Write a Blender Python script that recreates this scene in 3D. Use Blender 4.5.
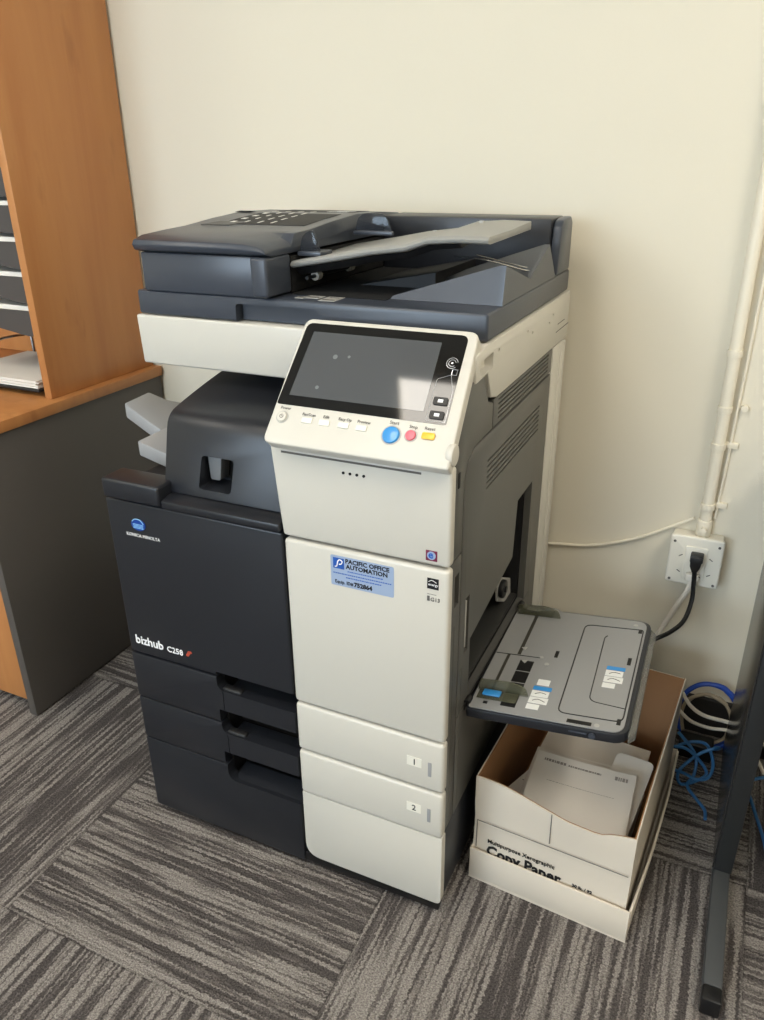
import bpy, bmesh, math, random
from mathutils import Vector, Matrix
random.seed(7)
for o in list(bpy.data.objects): bpy.data.objects.remove(o, do_unlink=True)
SC = bpy.context.scene
COL = SC.collection
PI = math.pi

# ------------------------------------------------------------------ camera, light, exposure
W, H, F = 764, 1020, 777.78
cam_d = bpy.data.cameras.new('camera'); cam = bpy.data.objects.new('camera', cam_d); COL.objects.link(cam)
cam_d.sensor_fit = 'HORIZONTAL'; cam_d.sensor_width = 36.0; cam_d.lens = F * 36.0 / W; cam_d.clip_start = .02
yaw, pitch, roll = .4372, -.4274, -.0113
fw = Vector((-math.sin(yaw) * math.cos(pitch), math.cos(yaw) * math.cos(pitch), math.sin(pitch)))
r0 = Vector((math.cos(yaw), math.sin(yaw), 0)); u0 = r0.cross(fw)
rt = r0 * math.cos(roll) + u0 * math.sin(roll); up = -r0 * math.sin(roll) + u0 * math.cos(roll)
M = Matrix((rt, up, -fw)).transposed().to_4x4(); M.translation = Vector((.9273, -.8876, 1.2088))
cam.matrix_world = M
SC.camera = cam
SC.view_settings.view_transform = 'Standard'; SC.view_settings.look = 'None'
SC.view_settings.exposure = 0.0; SC.view_settings.gamma = 1.0
SC.view_settings.use_curve_mapping = False
wd = bpy.data.worlds.new('world'); SC.world = wd; wd.use_nodes = True
wd.node_tree.nodes['Background'].inputs[0].default_value = (.9, .95, 1, 1)
wd.node_tree.nodes['Background'].inputs[1].default_value = .3

def area(name, loc, rot, sx, sy, power, col):
    l = bpy.data.lights.new(name, 'AREA'); l.shape = 'RECTANGLE'; l.size = sx; l.size_y = sy
    l.energy = power; l.color = col
    o = bpy.data.objects.new(name, l); COL.objects.link(o); o.location = loc; o.rotation_euler = rot
    return o
CEIL = 2.6
WARM = (1.0, .925, .82); COOL = (.60, .79, 1.0)
TROFFERS = [(.05, -1.22), (2.0, -.6), (-1.75, -1.22), (1.0, -3.0), (-1.3, -3.2)]
TPOW = [12, 26, 12, 9, 9]
for (tx, ty), p in zip(TROFFERS, TPOW):
    area('ceiling_lamp', (tx, ty, CEIL - .012), (0, 0, 0), .56, 1.16, p, WARM)
area('window_daylight', (-.6, -3.92, 1.55), (PI / 2, 0, 0), 2.0, 1.3, 66, COOL)

# ------------------------------------------------------------------ materials
def srgb(r, g, b):
    f = lambda c: (c / 255 / 12.92) if c / 255 <= .04045 else ((c / 255 + .055) / 1.055) ** 2.4
    return (f(r), f(g), f(b), 1)
def mat(name, col, rough=.5, metal=0, spec=.5, bump=0, bscale=400, alpha=1, trans=0, emis=None, var=0, coat=0):
    m = bpy.data.materials.new(name); m.use_nodes = True
    nt = m.node_tree; b = nt.nodes['Principled BSDF']
    b.inputs['Base Color'].default_value = col; b.inputs['Roughness'].default_value = rough
    b.inputs['Metallic'].default_value = metal; b.inputs['Specular IOR Level'].default_value = spec
    b.inputs['Alpha'].default_value = alpha; b.inputs['Transmission Weight'].default_value = trans
    b.inputs['Coat Weight'].default_value = coat
    if emis: b.inputs['Emission Color'].default_value = emis[0]; b.inputs['Emission Strength'].default_value = emis[1]
    tc = nt.nodes.new('ShaderNodeTexCoord')
    if bump:
        n = nt.nodes.new('ShaderNodeTexNoise'); n.inputs['Scale'].default_value = bscale; n.inputs['Detail'].default_value = 2
        bp = nt.nodes.new('ShaderNodeBump'); bp.inputs['Strength'].default_value = bump; bp.inputs['Distance'].default_value = .001
        nt.links.new(tc.outputs['Object'], n.inputs['Vector']); nt.links.new(n.outputs['Fac'], bp.inputs['Height'])
        nt.links.new(bp.outputs['Normal'], b.inputs['Normal'])
    if var:
        n = nt.nodes.new('ShaderNodeTexNoise'); n.inputs['Scale'].default_value = 9; n.inputs['Detail'].default_value = 5
        mx = nt.nodes.new('ShaderNodeMixRGB'); mx.inputs[1].default_value = [c * (1 - var) for c in col[:3]] + [1]
        mx.inputs[2].default_value = [min(1, c * (1 + var)) for c in col[:3]] + [1]
        nt.links.new(tc.outputs['Object'], n.inputs['Vector']); nt.links.new(n.outputs['Fac'], mx.inputs[0])
        nt.links.new(mx.outputs[0], b.inputs['Base Color'])
    return m

M_cream = mat('cream_plastic', srgb(203, 199, 188), .36, bump=.10, bscale=900)
M_dark = mat('charcoal_plastic', srgb(31, 33, 38), .36, bump=.10, bscale=900)
M_char = mat('grey_side_plastic', srgb(84, 83, 79), .38, bump=.10, bscale=900)
M_adf = mat('slate_plastic', srgb(60, 65, 74), .32, bump=.08, bscale=900)
M_core = mat('black_chassis', srgb(22, 22, 23), .6)
M_black = mat('black_plastic', srgb(18, 18, 19), .4)
M_gap = mat('gap_black', srgb(10, 10, 10), .9)
M_tray = mat('grey_tray_plastic', srgb(146, 146, 144), .38, bump=.05)
M_tray2 = mat('pale_grey_plastic', srgb(150, 150, 150), .45)
M_lite = mat('light_grey_plastic', srgb(172, 170, 164), .4)
M_glass = mat('gloss_black_glass', srgb(12, 12, 13), .05, spec=.6)
M_lcd = mat('dark_screen', srgb(76, 78, 80), .05, spec=.8, var=.04)
M_silver = mat('silver_plastic', srgb(190, 192, 195), .25, metal=.6)
M_metal = mat('steel', srgb(190, 190, 190), .25, metal=1)
M_blue = mat('blue_button', srgb(52, 140, 205), .3, coat=.3)
M_red = mat('red_button', srgb(225, 110, 122), .35)
M_yel = mat('yellow_button', srgb(238, 188, 60), .35)
M_ink = mat('grey_ink', srgb(95, 92, 88), .8)
M_inkb = mat('black_ink', srgb(14, 14, 16), .8)
M_white = mat('white_ink', srgb(240, 240, 240), .6)
M_wpl = mat('white_plastic', srgb(232, 228, 214), .4)
M_stk = mat('white_sticker', srgb(225, 225, 220), .6)
M_lblue = mat('pale_blue_sticker', srgb(152, 169, 196), .5)
M_dblue = mat('blue_ink', srgb(28, 84, 168), .5)
M_navy = mat('globe_blue', srgb(18, 66, 150), .3)
M_redink = mat('red_ink', srgb(176, 72, 52), .5)
M_maroon = mat('maroon_ink', srgb(110, 25, 60), .5)
M_smoke = mat('smoked_clear_plastic', srgb(92, 92, 72), .15, alpha=.55)
M_clear = mat('smoky_guide_plastic', srgb(44, 48, 56), .10, alpha=.5)
M_paper = mat('paper_white', srgb(232, 226, 216), .8, var=.03)
M_paper2 = mat('paper_warm', srgb(222, 214, 202), .8, var=.03)
M_kraft = mat('brown_cardboard', srgb(150, 108, 70), .85, bump=.25, bscale=300, var=.06)
M_cwhite = mat('white_cardboard', srgb(216, 206, 190), .5, bump=1.0, bscale=18, var=.03)
M_gpanel = mat('grey_laminate', srgb(84, 79, 74), .5, var=.03)
M_conduit = mat('painted_conduit', srgb(232, 224, 204), .45)
M_leg = mat('dark_metal_leg', srgb(34, 36, 37), .42, spec=.6)
M_legside = mat('polished_dark_side', srgb(48, 48, 47), .22, spec=.45)
M_foot = mat('grey_metal_foot', srgb(66, 68, 69), .5)
M_cblue = mat('blue_cable', srgb(28, 72, 170), .45)
M_ccyan = mat('light_blue_cable', srgb(52, 110, 165), .45)
M_cwh = mat('white_cable', srgb(225, 220, 208), .45)
M_mesh = mat('dark_tray_metal', srgb(70, 66, 64), .5)
M_base = mat('dark_rubber_base', srgb(34, 32, 30), .6)
M_ceil = mat('ceiling_white', srgb(225, 222, 212), .9, bump=.2, bscale=80)
M_lamp = mat('lamp_diffuser', (1, 1, 1, 1), .5, emis=((1, .93, .82, 1), 5.0))
M_sky = mat('daylight_pane', (1, 1, 1, 1), .5, emis=((.70, .85, 1, 1), 4.0))

def wall_mat():
    m = mat('cream_wall_paint', srgb(223, 216, 197), .75, bump=.12, bscale=250)
    return m
M_wall = wall_mat()

def wood_mat():
    m = bpy.data.materials.new('beech_laminate'); m.use_nodes = True; nt = m.node_tree; b = nt.nodes['Principled BSDF']
    b.inputs['Roughness'].default_value = .42
    tc = nt.nodes.new('ShaderNodeTexCoord'); mp = nt.nodes.new('ShaderNodeMapping')
    mp.inputs['Scale'].default_value = (9, 9, .9)
    n = nt.nodes.new('ShaderNodeTexNoise'); n.inputs['Scale'].default_value = 2.2; n.inputs['Detail'].default_value = 7; n.inputs['Distortion'].default_value = .6
    cr = nt.nodes.new('ShaderNodeValToRGB')
    cr.color_ramp.elements[0].position = .3; cr.color_ramp.elements[0].color = srgb(176, 116, 66)
    cr.color_ramp.elements[1].position = .75; cr.color_ramp.elements[1].color = srgb(190, 132, 78)
    n2 = nt.nodes.new('ShaderNodeTexNoise'); n2.inputs['Scale'].default_value = 9; n2.inputs['Detail'].default_value = 3
    mp2 = nt.nodes.new('ShaderNodeMapping'); mp2.inputs['Scale'].default_value = (2, 2, .7)
    cr2 = nt.nodes.new('ShaderNodeValToRGB')
    cr2.color_ramp.elements[0].position = .62; cr2.color_ramp.elements[0].color = (0, 0, 0, 1)
    cr2.color_ramp.elements[1].position = .74; cr2.color_ramp.elements[1].color = (.35, .35, .35, 1)
    mx = nt.nodes.new('ShaderNodeMixRGB'); mx.inputs[2].default_value = srgb(140, 84, 44)
    L = nt.links.new
    L(tc.outputs['Object'], mp.inputs[0]); L(mp.outputs[0], n.inputs['Vector']); L(n.outputs['Fac'], cr.inputs[0])
    L(tc.outputs['Object'], mp2.inputs[0]); L(mp2.outputs[0], n2.inputs['Vector']); L(n2.outputs['Fac'], cr2.inputs[0])
    L(cr.outputs[0], mx.inputs[1]); L(cr2.outputs[0], mx.inputs[0]); L(mx.outputs[0], b.inputs['Base Color'])
    return m
M_wood = wood_mat()

def carpet_mat():
    m = bpy.data.materials.new('striped_carpet_tile'); m.use_nodes = True; nt = m.node_tree; b = nt.nodes['Principled BSDF']
    b.inputs['Roughness'].default_value = .95; b.inputs['Specular IOR Level'].default_value = .1
    L = nt.links.new
    def math_(op, a, bb=None, c=None):
        n = nt.nodes.new('ShaderNodeMath'); n.operation = op
        for i, v in enumerate((a, bb, c)):
            if v is None: continue
            if isinstance(v, (int, float)): n.inputs[i].default_value = v
            else: L(v, n.inputs[i])
        return n.outputs[0]
    tc = nt.nodes.new('ShaderNodeTexCoord'); sp = nt.nodes.new('ShaderNodeSeparateXYZ'); L(tc.outputs['Object'], sp.inputs[0])
    x, y = sp.outputs[0], sp.outputs[1]
    tx = math_('DIVIDE', math_('ADD', x, .092), .594); ty = math_('DIVIDE', math_('ADD', y, .298), .585)
    ix = math_('FLOOR', tx); iy = math_('FLOOR', ty)
    par = math_('FLOORED_MODULO', math_('ADD', ix, iy), 2.0)          # 0: lines run along x; 1: along y
    mix = nt.nodes.new('ShaderNodeMix'); mix.data_type = 'FLOAT'; L(par, mix.inputs[0]); L(y, mix.inputs[2]); L(x, mix.inputs[3])
    s = mix.outputs[0]
    mix2 = nt.nodes.new('ShaderNodeMix'); mix2.data_type = 'FLOAT'; L(par, mix2.inputs[0]); L(x, mix2.inputs[2]); L(y, mix2.inputs[3])
    t = mix2.outputs[0]
    seed = math_('MULTIPLY_ADD', ix, 7.31, math_('MULTIPLY', iy, 3.77))
    # small waviness of yarn
    wv = nt.nodes.new('ShaderNodeTexNoise'); wv.inputs['Scale'].default_value = 160; wv.inputs['Detail'].default_value = 1; L(tc.outputs['Object'], wv.inputs['Vector'])
    sw = math_('MULTIPLY_ADD', math_('SUBTRACT', wv.outputs['Fac'], .5), .010, s)
    def noise1(scale, off, sx, detail=0, along=0.0):
        cb = nt.nodes.new('ShaderNodeCombineXYZ')
        L(math_('MULTIPLY', sw, scale), cb.inputs[0]); L(math_('MULTIPLY', t, along), cb.inputs[1]); L(math_('ADD', seed, off), cb.inputs[2])
        n = nt.nodes.new('ShaderNodeTexNoise'); n.inputs['Scale'].default_value = 1; n.inputs['Detail'].default_value = detail
        L(cb.outputs[0], n.inputs['Vector']); return n.outputs['Fac']
    a = noise1(118, 0, 1, 0, 2.5); c = noise1(230, 20, 1, 0, 9.0); d = noise1(30, 40, 1, 0, 1.2)
    v = math_('ADD', math_('MULTIPLY', a, .95), math_('ADD', math_('MULTIPLY', c, .85), math_('MULTIPLY', d, .5)))
    cr = nt.nodes.new('ShaderNodeValToRGB'); el = cr.color_ramp.elements
    el[0].position = .44; el[0].color = srgb(80, 75, 73)
    el[1].position = .57; el[1].color = srgb(143, 137, 131)
    e = cr.color_ramp.elements.new(.505); e.color = srgb(110, 104, 100)
    L(math_('DIVIDE', v, 2.3), cr.inputs[0])
    pn = nt.nodes.new('ShaderNodeTexNoise'); pn.inputs['Scale'].default_value = 330; pn.inputs['Detail'].default_value = 3; pn.inputs['Roughness'].default_value = .7
    L(tc.outputs['Object'], pn.inputs['Vector'])
    mul = math_('MULTIPLY_ADD', math_('SUBTRACT', pn.outputs['Fac'], .5), 3.2, 1.0)
    # seam darkening between tiles
    fx = math_('ABSOLUTE', math_('SUBTRACT', math_('FRACT', tx), .5)); fy = math_('ABSOLUTE', math_('SUBTRACT', math_('FRACT', ty), .5))
    seam = math_('MULTIPLY_ADD', math_('GREATER_THAN', math_('MAXIMUM', fx, fy), .4965), -.25, 1.0)
    mm = nt.nodes.new('ShaderNodeVectorMath'); mm.operation = 'SCALE'; L(cr.outputs[0], mm.inputs[0]); L(math_('MULTIPLY', mul, seam), mm.inputs['Scale'])
    L(mm.outputs[0], b.inputs['Base Color'])
    bp = nt.nodes.new('ShaderNodeBump'); bp.inputs['Strength'].default_value = .9; bp.inputs['Distance'].default_value = .004
    L(math_('ADD', math_('MULTIPLY', c, 1.0), pn.outputs['Fac']), bp.inputs['Height']); L(bp.outputs[0], b.inputs['Normal'])
    return m
M_carpet = carpet_mat()

# ------------------------------------------------------------------ mesh helpers
class B:
    def __init__(s): s.bm = bmesh.new()
    def _merge(s, t, bev=0, seg=2):
        bmesh.ops.recalc_face_normals(t, faces=t.faces)
        if bev > 0:
            es = [e for e in t.edges if len(e.link_faces) == 2 and e.calc_face_angle(0) > .5]
            bmesh.ops.bevel(t, geom=es, offset=bev, segments=seg, affect='EDGES', profile=.5, clamp_overlap=True)
        me = bpy.data.meshes.new('t'); t.to_mesh(me); t.free(); s.bm.from_mesh(me); bpy.data.meshes.remove(me); return s
    def box(s, x0, x1, y0, y1, z0, z1, bev=0, seg=2):
        t = bmesh.new(); vs = [t.verts.new((x, y, z)) for x in (x0, x1) for y in (y0, y1) for z in (z0, z1)]
        for f in ((0, 1, 3, 2), (4, 6, 7, 5), (0, 4, 5, 1), (2, 3, 7, 6), (0, 2, 6, 4), (1, 5, 7, 3)): t.faces.new([vs[i] for i in f])
        return s._merge(t, bev, seg)
    def prism(s, pts, ax, a, b, bev=0, seg=2):
        """pts 2D; ax x: pts=(y,z); y: pts=(x,z); z: pts=(x,y)"""
        t = bmesh.new()
        def P(p, h): return {'x': (h, p[0], p[1]), 'y': (p[0], h, p[1]), 'z': (p[0], p[1], h)}[ax]
        A = [t.verts.new(P(p, a)) for p in pts]; Bv = [t.verts.new(P(p, b)) for p in pts]; n = len(pts)
        t.faces.new(A); t.faces.new(Bv[::-1])
        for i in range(n): t.faces.new((A[i], Bv[i], Bv[(i + 1) % n], A[(i + 1) % n]))
        return s._merge(t, bev, seg)
    def slab(s, top, th, bev=0):
        """top: closed list of 3D points; extruded down by vector th"""
        t = bmesh.new(); th = Vector(th); n = len(top)
        A = [t.verts.new(p) for p in top]; Bv = [t.verts.new(Vector(p) + th) for p in top]
        t.faces.new(A); t.faces.new(Bv[::-1])
        for i in range(n): t.faces.new((A[i], Bv[i], Bv[(i + 1) % n], A[(i + 1) % n]))
        return s._merge(t, bev)
    def loft(s, rows, bev=0):
        """rows of equal closed rings"""
        t = bmesh.new(); R = [[t.verts.new(p) for p in r] for r in rows]; n = len(R[0])
        for i in range(len(R) - 1):
            for j in range(n): t.faces.new((R[i][j], R[i][(j + 1) % n], R[i + 1][(j + 1) % n], R[i + 1][j]))
        t.faces.new(R[0][::-1]); t.faces.new(R[-1])
        return s._merge(t, bev)
    def tube(s, pts, r, n=10, smooth=0, cap=True):
        pts = [Vector(p) for p in pts]
        if smooth: pts = spline(pts, smooth)
        t = bmesh.new(); rings = []; prev = None
        for i, p in enumerate(pts):
            d = (pts[min(i + 1, len(pts) - 1)] - pts[max(i - 1, 0)]).normalized()
            if prev is None: a = d.orthogonal().normalized()
            else: a = (prev - d * prev.dot(d)).normalized()
            prev = a; b2 = d.cross(a)
            rings.append([t.verts.new(p + (a * math.cos(k * 2 * PI / n) + b2 * math.sin(k * 2 * PI / n)) * r) for k in range(n)])
        for i in range(len(rings) - 1):
            for k in range(n): t.faces.new((rings[i][k], rings[i][(k + 1) % n], rings[i + 1][(k + 1) % n], rings[i + 1][k]))
        if cap: t.faces.new(rings[0][::-1]); t.faces.new(rings[-1])
        return s._merge(t)
    def cyl(s, p0, p1, r0, r1=None, n=24, bev=0):
        r1 = r0 if r1 is None else r1; p0, p1 = Vector(p0), Vector(p1); d = (p1 - p0).normalized(); a = d.orthogonal().normalized(); b2 = d.cross(a)
        t = bmesh.new(); R = []
        for p, r in ((p0, r0), (p1, r1)): R.append([t.verts.new(p + (a * math.cos(k * 2 * PI / n) + b2 * math.sin(k * 2 * PI / n)) * r) for k in range(n)])
        for k in range(n): t.faces.new((R[0][k], R[0][(k + 1) % n], R[1][(k + 1) % n], R[1][k]))
        t.faces.new(R[0][::-1]); t.faces.new(R[1]); return s._merge(t, bev)
    def xf(s, m): bmesh.ops.transform(s.bm, matrix=m, verts=s.bm.verts); return s
    def cut(s, *others):
        for o in others:
            def tmp(bm):
                me = bpy.data.meshes.new('t'); bm.to_mesh(me); ob = bpy.data.objects.new('t', me); COL.objects.link(ob); return ob
            a, c = tmp(s.bm), tmp(o.bm)
            md = a.modifiers.new('b', 'BOOLEAN'); md.operation = 'DIFFERENCE'; md.object = c; md.solver = 'EXACT'
            dg = bpy.context.evaluated_depsgraph_get(); ev = a.evaluated_get(dg); me = bpy.data.meshes.new_from_object(ev)
            s.bm.free(); s.bm = bmesh.new(); s.bm.from_mesh(me)
            for q in (a, c): mm = q.data; bpy.data.objects.remove(q, do_unlink=True); bpy.data.meshes.remove(mm)
            bpy.data.meshes.remove(me)
        return s

def spline(P, n):
    out = []
    for i in range(len(P) - 1):
        p0 = P[max(i - 1, 0)]; p1 = P[i]; p2 = P[i + 1]; p3 = P[min(i + 2, len(P) - 1)]
        for k in range(n):
            u = k / n; out.append(.5 * ((2 * p1) + (-p0 + p2) * u + (2 * p0 - 5 * p1 + 4 * p2 - p3) * u * u + (-p0 + 3 * p1 - 3 * p2 + p3) * u ** 3))
    out.append(P[-1]); return out
def arcpoly(pts, radii, n=5):
    """round the corners of a 2D polygon"""
    out = []; N = len(pts)
    for i in range(N):
        p = Vector(pts[i]); r = radii[i] if isinstance(radii, (list, tuple)) else radii
        if r <= 0: out.append(tuple(p)); continue
        a = (Vector(pts[i - 1]) - p); b = (Vector(pts[(i + 1) % N]) - p); r = min(r, a.length * .49, b.length * .49)
        p1 = p + a.normalized() * r; p2 = p + b.normalized() * r
        for k in range(n + 1):
            u = k / n; out.append(tuple((1 - u) ** 2 * p1 + 2 * u * (1 - u) * p + u * u * p2))
    return out

M_print = mat('faded_print', srgb(150, 142, 134), .8)
ORG = {}
def thing(name, label, cat, loc, group=None, rz=0):
    o = bpy.data.objects.new(name, None); COL.objects.link(o); o.location = loc; o.rotation_euler = (0, 0, rz)
    o.empty_display_size = .05
    o['label'] = label; o['category'] = cat
    if group: o['group'] = group
    ORG[o.name] = Vector(loc) if rz == 0 else Vector((0, 0, 0)); return o
def obj(name, b, m, parent=None, label=None):
    bm = b.bm if isinstance(b, B) else b
    off = ORG.get(parent.name, Vector((0, 0, 0))) if parent else Vector((0, 0, 0))
    if off.length > 0: bmesh.ops.translate(bm, vec=-off, verts=bm.verts)
    for f in bm.faces: f.smooth = True
    for e in bm.edges:
        if len(e.link_faces) != 2 or e.calc_face_angle(0) > math.radians(32): e.smooth = False
    me = bpy.data.meshes.new(name); bm.to_mesh(me); bm.free()
    me.materials.append(m)
    o = bpy.data.objects.new(name, me); COL.objects.link(o)
    if parent: o.parent = parent; ORG[o.name] = off
    if label: o['label'] = label
    return o
def tag(o, label, cat, group=None, kind=None):
    if kind: o['kind'] = kind
    if label: o['label'] = label
    if cat: o['category'] = cat
    if group: o['group'] = group
    return o
def struct(name, b, m):
    o = obj(name, b, m); o['kind'] = 'structure'; return o
def textb(body, size, mtx, thick=.0003, squash=1.0, bold=0.0, align='LEFT'):
    c = bpy.data.curves.new('t', 'FONT'); c.body = body; c.size = size; c.extrude = thick; c.resolution_u = 2; c.align_x = align; c.offset = bold
    t = bpy.data.objects.new('t', c); COL.objects.link(t)
    dg = bpy.context.evaluated_depsgraph_get(); me = bpy.data.meshes.new_from_object(t.evaluated_get(dg))
    b = B(); b.bm.from_mesh(me); bmesh.ops.transform(b.bm, matrix=mtx @ Matrix.Diagonal((squash, 1, 1, 1)), verts=b.bm.verts)
    bpy.data.objects.remove(t, do_unlink=True); bpy.data.curves.remove(c); bpy.data.meshes.remove(me); return b
def front(x, y, z):   # text standing on a plane facing -y
    return Matrix.Translation((x, y, z)) @ Matrix.Rotation(PI / 2, 4, 'X')
def join(*bs):
    r = B()
    for b in bs:
        me = bpy.data.meshes.new('t'); b.bm.to_mesh(me); r.bm.from_mesh(me); bpy.data.meshes.remove(me); b.bm.free()
    return r

# ------------------------------------------------------------------ room
X0, X1, Y0, Y1 = -3.2, 3.2, -4.0, .70
struct('floor', B().box(X0, X1, Y0, Y1, -.05, 0), M_carpet)
struct('wall_back', B().box(X0, X1, Y1, Y1 + .1, 0, CEIL), M_wall)
struct('wall_left', B().box(X0 - .1, X0, Y0, Y1, 0, CEIL), M_wall)
struct('wall_right', B().box(X1, X1 + .1, Y0, Y1, 0, CEIL), M_wall)
wf = B().box(X0, X1, Y0 - .1, Y0, 0, CEIL).cut(B().box(-1.65, .45, Y0 - .2, Y0 + .1, .85, 2.25))
struct('wall_front', wf, M_wall)
cb = B().box(X0, X1, Y0, Y1, CEIL, CEIL + .05)
struct('ceiling', cb, M_ceil)
wn = struct('window_1', B().box(-1.65, .45, Y0 - .08, Y0 - .05, .85, 2.25), M_sky)
fr = B().box(-1.65, .45, Y0 - .05, Y0 + .01, .85, .90).box(-1.65, .45, Y0 - .05, Y0 + .01, 2.2, 2.25)
for xx in (-1.65, -.625, .4): fr.box(xx, xx + .05, Y0 - .05, Y0 + .01, .9, 2.2)
obj('window_frame', fr, M_wpl, wn)
struct('baseboard_back', B().prism([(Y1, 0), (Y1 - .010, 0), (Y1 - .006, .09), (Y1, .094)], 'x', X0, X1), M_base)
TL = ['long ceiling light panel above and behind the copier', 'ceiling light panel to the right of the copier', 'ceiling light panel over the wooden desk',
      'ceiling light panel near the right end of the front wall', 'ceiling light panel near the window wall on the left']
for (tx, ty), lb in zip(TROFFERS, TL):
    t = thing('ceiling_light', lb, 'ceiling light', (tx, ty, CEIL), 'ceiling light panels')
    b = B()
    for (a0, a1, b0, b1) in ((-.3, .3, -.6, -.58), (-.3, .3, .58, .6), (-.3, -.28, -.58, .58), (.28, .3, -.58, .58), (-.01, .01, -.58, .58)):
        b.box(tx + a0, tx + a1, ty + b0, ty + b1, CEIL - .03, CEIL - .001)
    obj('frame', b, M_wpl, t)
    obj('diffuser', B().box(tx - .28, tx + .28, ty - .58, ty + .58, CEIL - .008, CEIL - .002), M_lamp, t)

# ------------------------------------------------------------------ COPIER
CP = thing('office_copier', 'tall charcoal and cream multifunction office copier with tilted touch panel and open side tray', 'copier', (.31, .32, 0))
# chassis
ch = B().box(.012, .346, .060, .60, .012, .689).box(.3465, .4995, .022, .60, .012, .689).box(.012, .19, .022, .0595, .012, .689).box(.1905, .346, .022, .0595, .40, .689).box(.1905, .346, .022, .0595, .012, .149)
ch.box(.50, .598, .022, .60, .012, .397).box(.50, .598, .022, .60, .6525, .689).box(.50, .598, .022, .107, .3975, .652).box(.50, .598, .451, .60, .3975, .652).box(.50, .598, .1075, .3445, .531, .652)
ch.box(.35, .598, .03, .60, .6895, .885).box(.119, .3495, .31, .60, .7055, .885)
obj('chassis', ch, M_core, CP)
cv = B().box(.508, .5985, .109, .449, .4, .402)
cv.box(.502, .508, .109, .449, .4, .652)
obj('bypass_cavity_lining', cv, M_black, CP)
# left side skin and rear
obj('left_side_panel', B().box(.0, .011, .022, .60, .03, .69, .003), M_dark, CP)
# castors
for x, y in ((.08, .10), (.54, .10), (.08, .53), (.54, .53)):
    obj('castor', B().cyl((x - .012, y, .0125), (x + .012, y, .0125), .0125, n=16), M_black, CP)
# front door (dark) with handle notch
dr = B().box(0, .346, 0, .021, .387, .694, .004, 3).cut(B().prism(arcpoly([(.190, .38), (.36, .38), (.36, .395), (.190, .395)], 0), 'y', -.01, .03))
dd = obj('front_door', dr, M_dark, CP)
# cap ledge
cap = B().box(.008, .1255, -.011, .042, .700, .7345, .005, 3)
obj('top_ledge', cap, M_dark, CP)
cap = B().prism([(-.008, .698), (-.008, .711), (.012, .7155), (.034, .7155), (.034, .698)], 'x', .1258, .346, .003, 2)
obj('top_ledge', cap, M_dark, CP)
obj('body_deck', B().box(.005, .346, .041, .60, .690, .705, .002), M_core, CP)
# drawers: dark left half with notched handle
def drawer_dark(z0, z1, notch_top, hb, cut_z0):
    p = B().box(0, .346, 0, .021, z0, z1, .0025, 2)
    pts = arcpoly([(.189, z1 + .02), (.189, hb), (.36, hb), (.36, z1 + .02)], [0, .016, 0, 0], 6)
    p.cut(B().prism(pts, 'y', -.01, .04))
    if cut_z0: p.cut(B().box(.188, .36, -.01, .04, z0 - .01, cut_z0))
    p.cut(B().box(.199, .2005, -.01, .002, z0 - .01, hb))
    return p
D1 = obj('paper_drawer', drawer_dark(.2855, .3835, 0, .356, .313), M_dark, CP)
D2 = obj('paper_drawer', drawer_dark(.1885, .2825, 0, .261, .217), M_dark, CP)
# handle lips
for D, z in ((D1, .356), (D2, .261)):
    obj('grip', B().box(.204, .345, .003, .045, z - .012, z - .001, .003), M_dark, D)
    obj('grip_pad', B().box(.196, .235, .004, .018, z - .008, z + .004, .0035, 3), M_core, D)
LC = B().box(0, .346, 0, .021, .014, .186, .003).cut(B().prism(arcpoly([(.191, .2), (.191, .151), (.36, .151), (.36, .2)], [0, .02, 0, 0], 6), 'y', -.01, .04))
LCo = obj('lower_front_panel', LC, M_dark, CP)
obj('recess_floor', B().prism([(.004, .150), (.045, .160), (.045, .150)], 'x', .20, .345), M_dark, LCo)
obj('plinth', B().box(.0, .610, .004, .022, .012, .034, .002), M_black, CP)
# cream right half
CX0, CX1 = .351, .615
def cream(z0, z1, r=None, y0=-.004, y1=.016):
    b = B()
    if r: b.prism(arcpoly([(CX0, z1), (CX0, z0), (CX1, z0), (CX1, z1)], [0.002, r, .012, .002], 6), 'y', y0, y1, .003, 2)
    else: b.box(CX0, CX1, y0, y1, z0, z1, .006, 3)
    return b
TD = obj('toner_door', cream(.3875, .6885), M_cream, CP)
UF = obj('upper_front_cover', B().prism([(.3505, .6935), (.615, .6935), (.615, .8385), (.3375, .8385), (.345, .750)], 'y', -.004, .016, .005, 3), M_cream, CP)
C1 = obj('cream_panel', cream(.2865, .3835), M_cream, D1)
C2 = obj('cream_panel', cream(.1895, .2825), M_cream, D2)
C3 = obj('cream_panel', cream(.034, .1875, .03, -.001), M_cream, LCo)
obj('indicator_slot', B().box(.357, .572, -.0046, -.003, .8262, .8292), M_ink, UF)
b = B()
for k in range(4): b.cyl((.456 + k * .0105, -.0052, .8105), (.456 + k * .0105, -.003, .8105), .0021, n=10)
obj('speaker_holes', b, M_inkb, UF)
for D, z, nn in ((D1, .336, '1'), (D2, .240, '2')):
    obj('number_plate', B().box(.553, .578, -.0046, -.0035, z - .008, z + .010), M_wpl, D)
    obj('number', textb(nn, .016, front(.562, -.0048, z - .0045), bold=.0001), M_inkb, D)
    obj('paper_gauge', B().box(.589, .595, -.0050, -.0035, z - .020, z + .008, .001), M_tray2, D, 'small upright grey level window')
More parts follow.
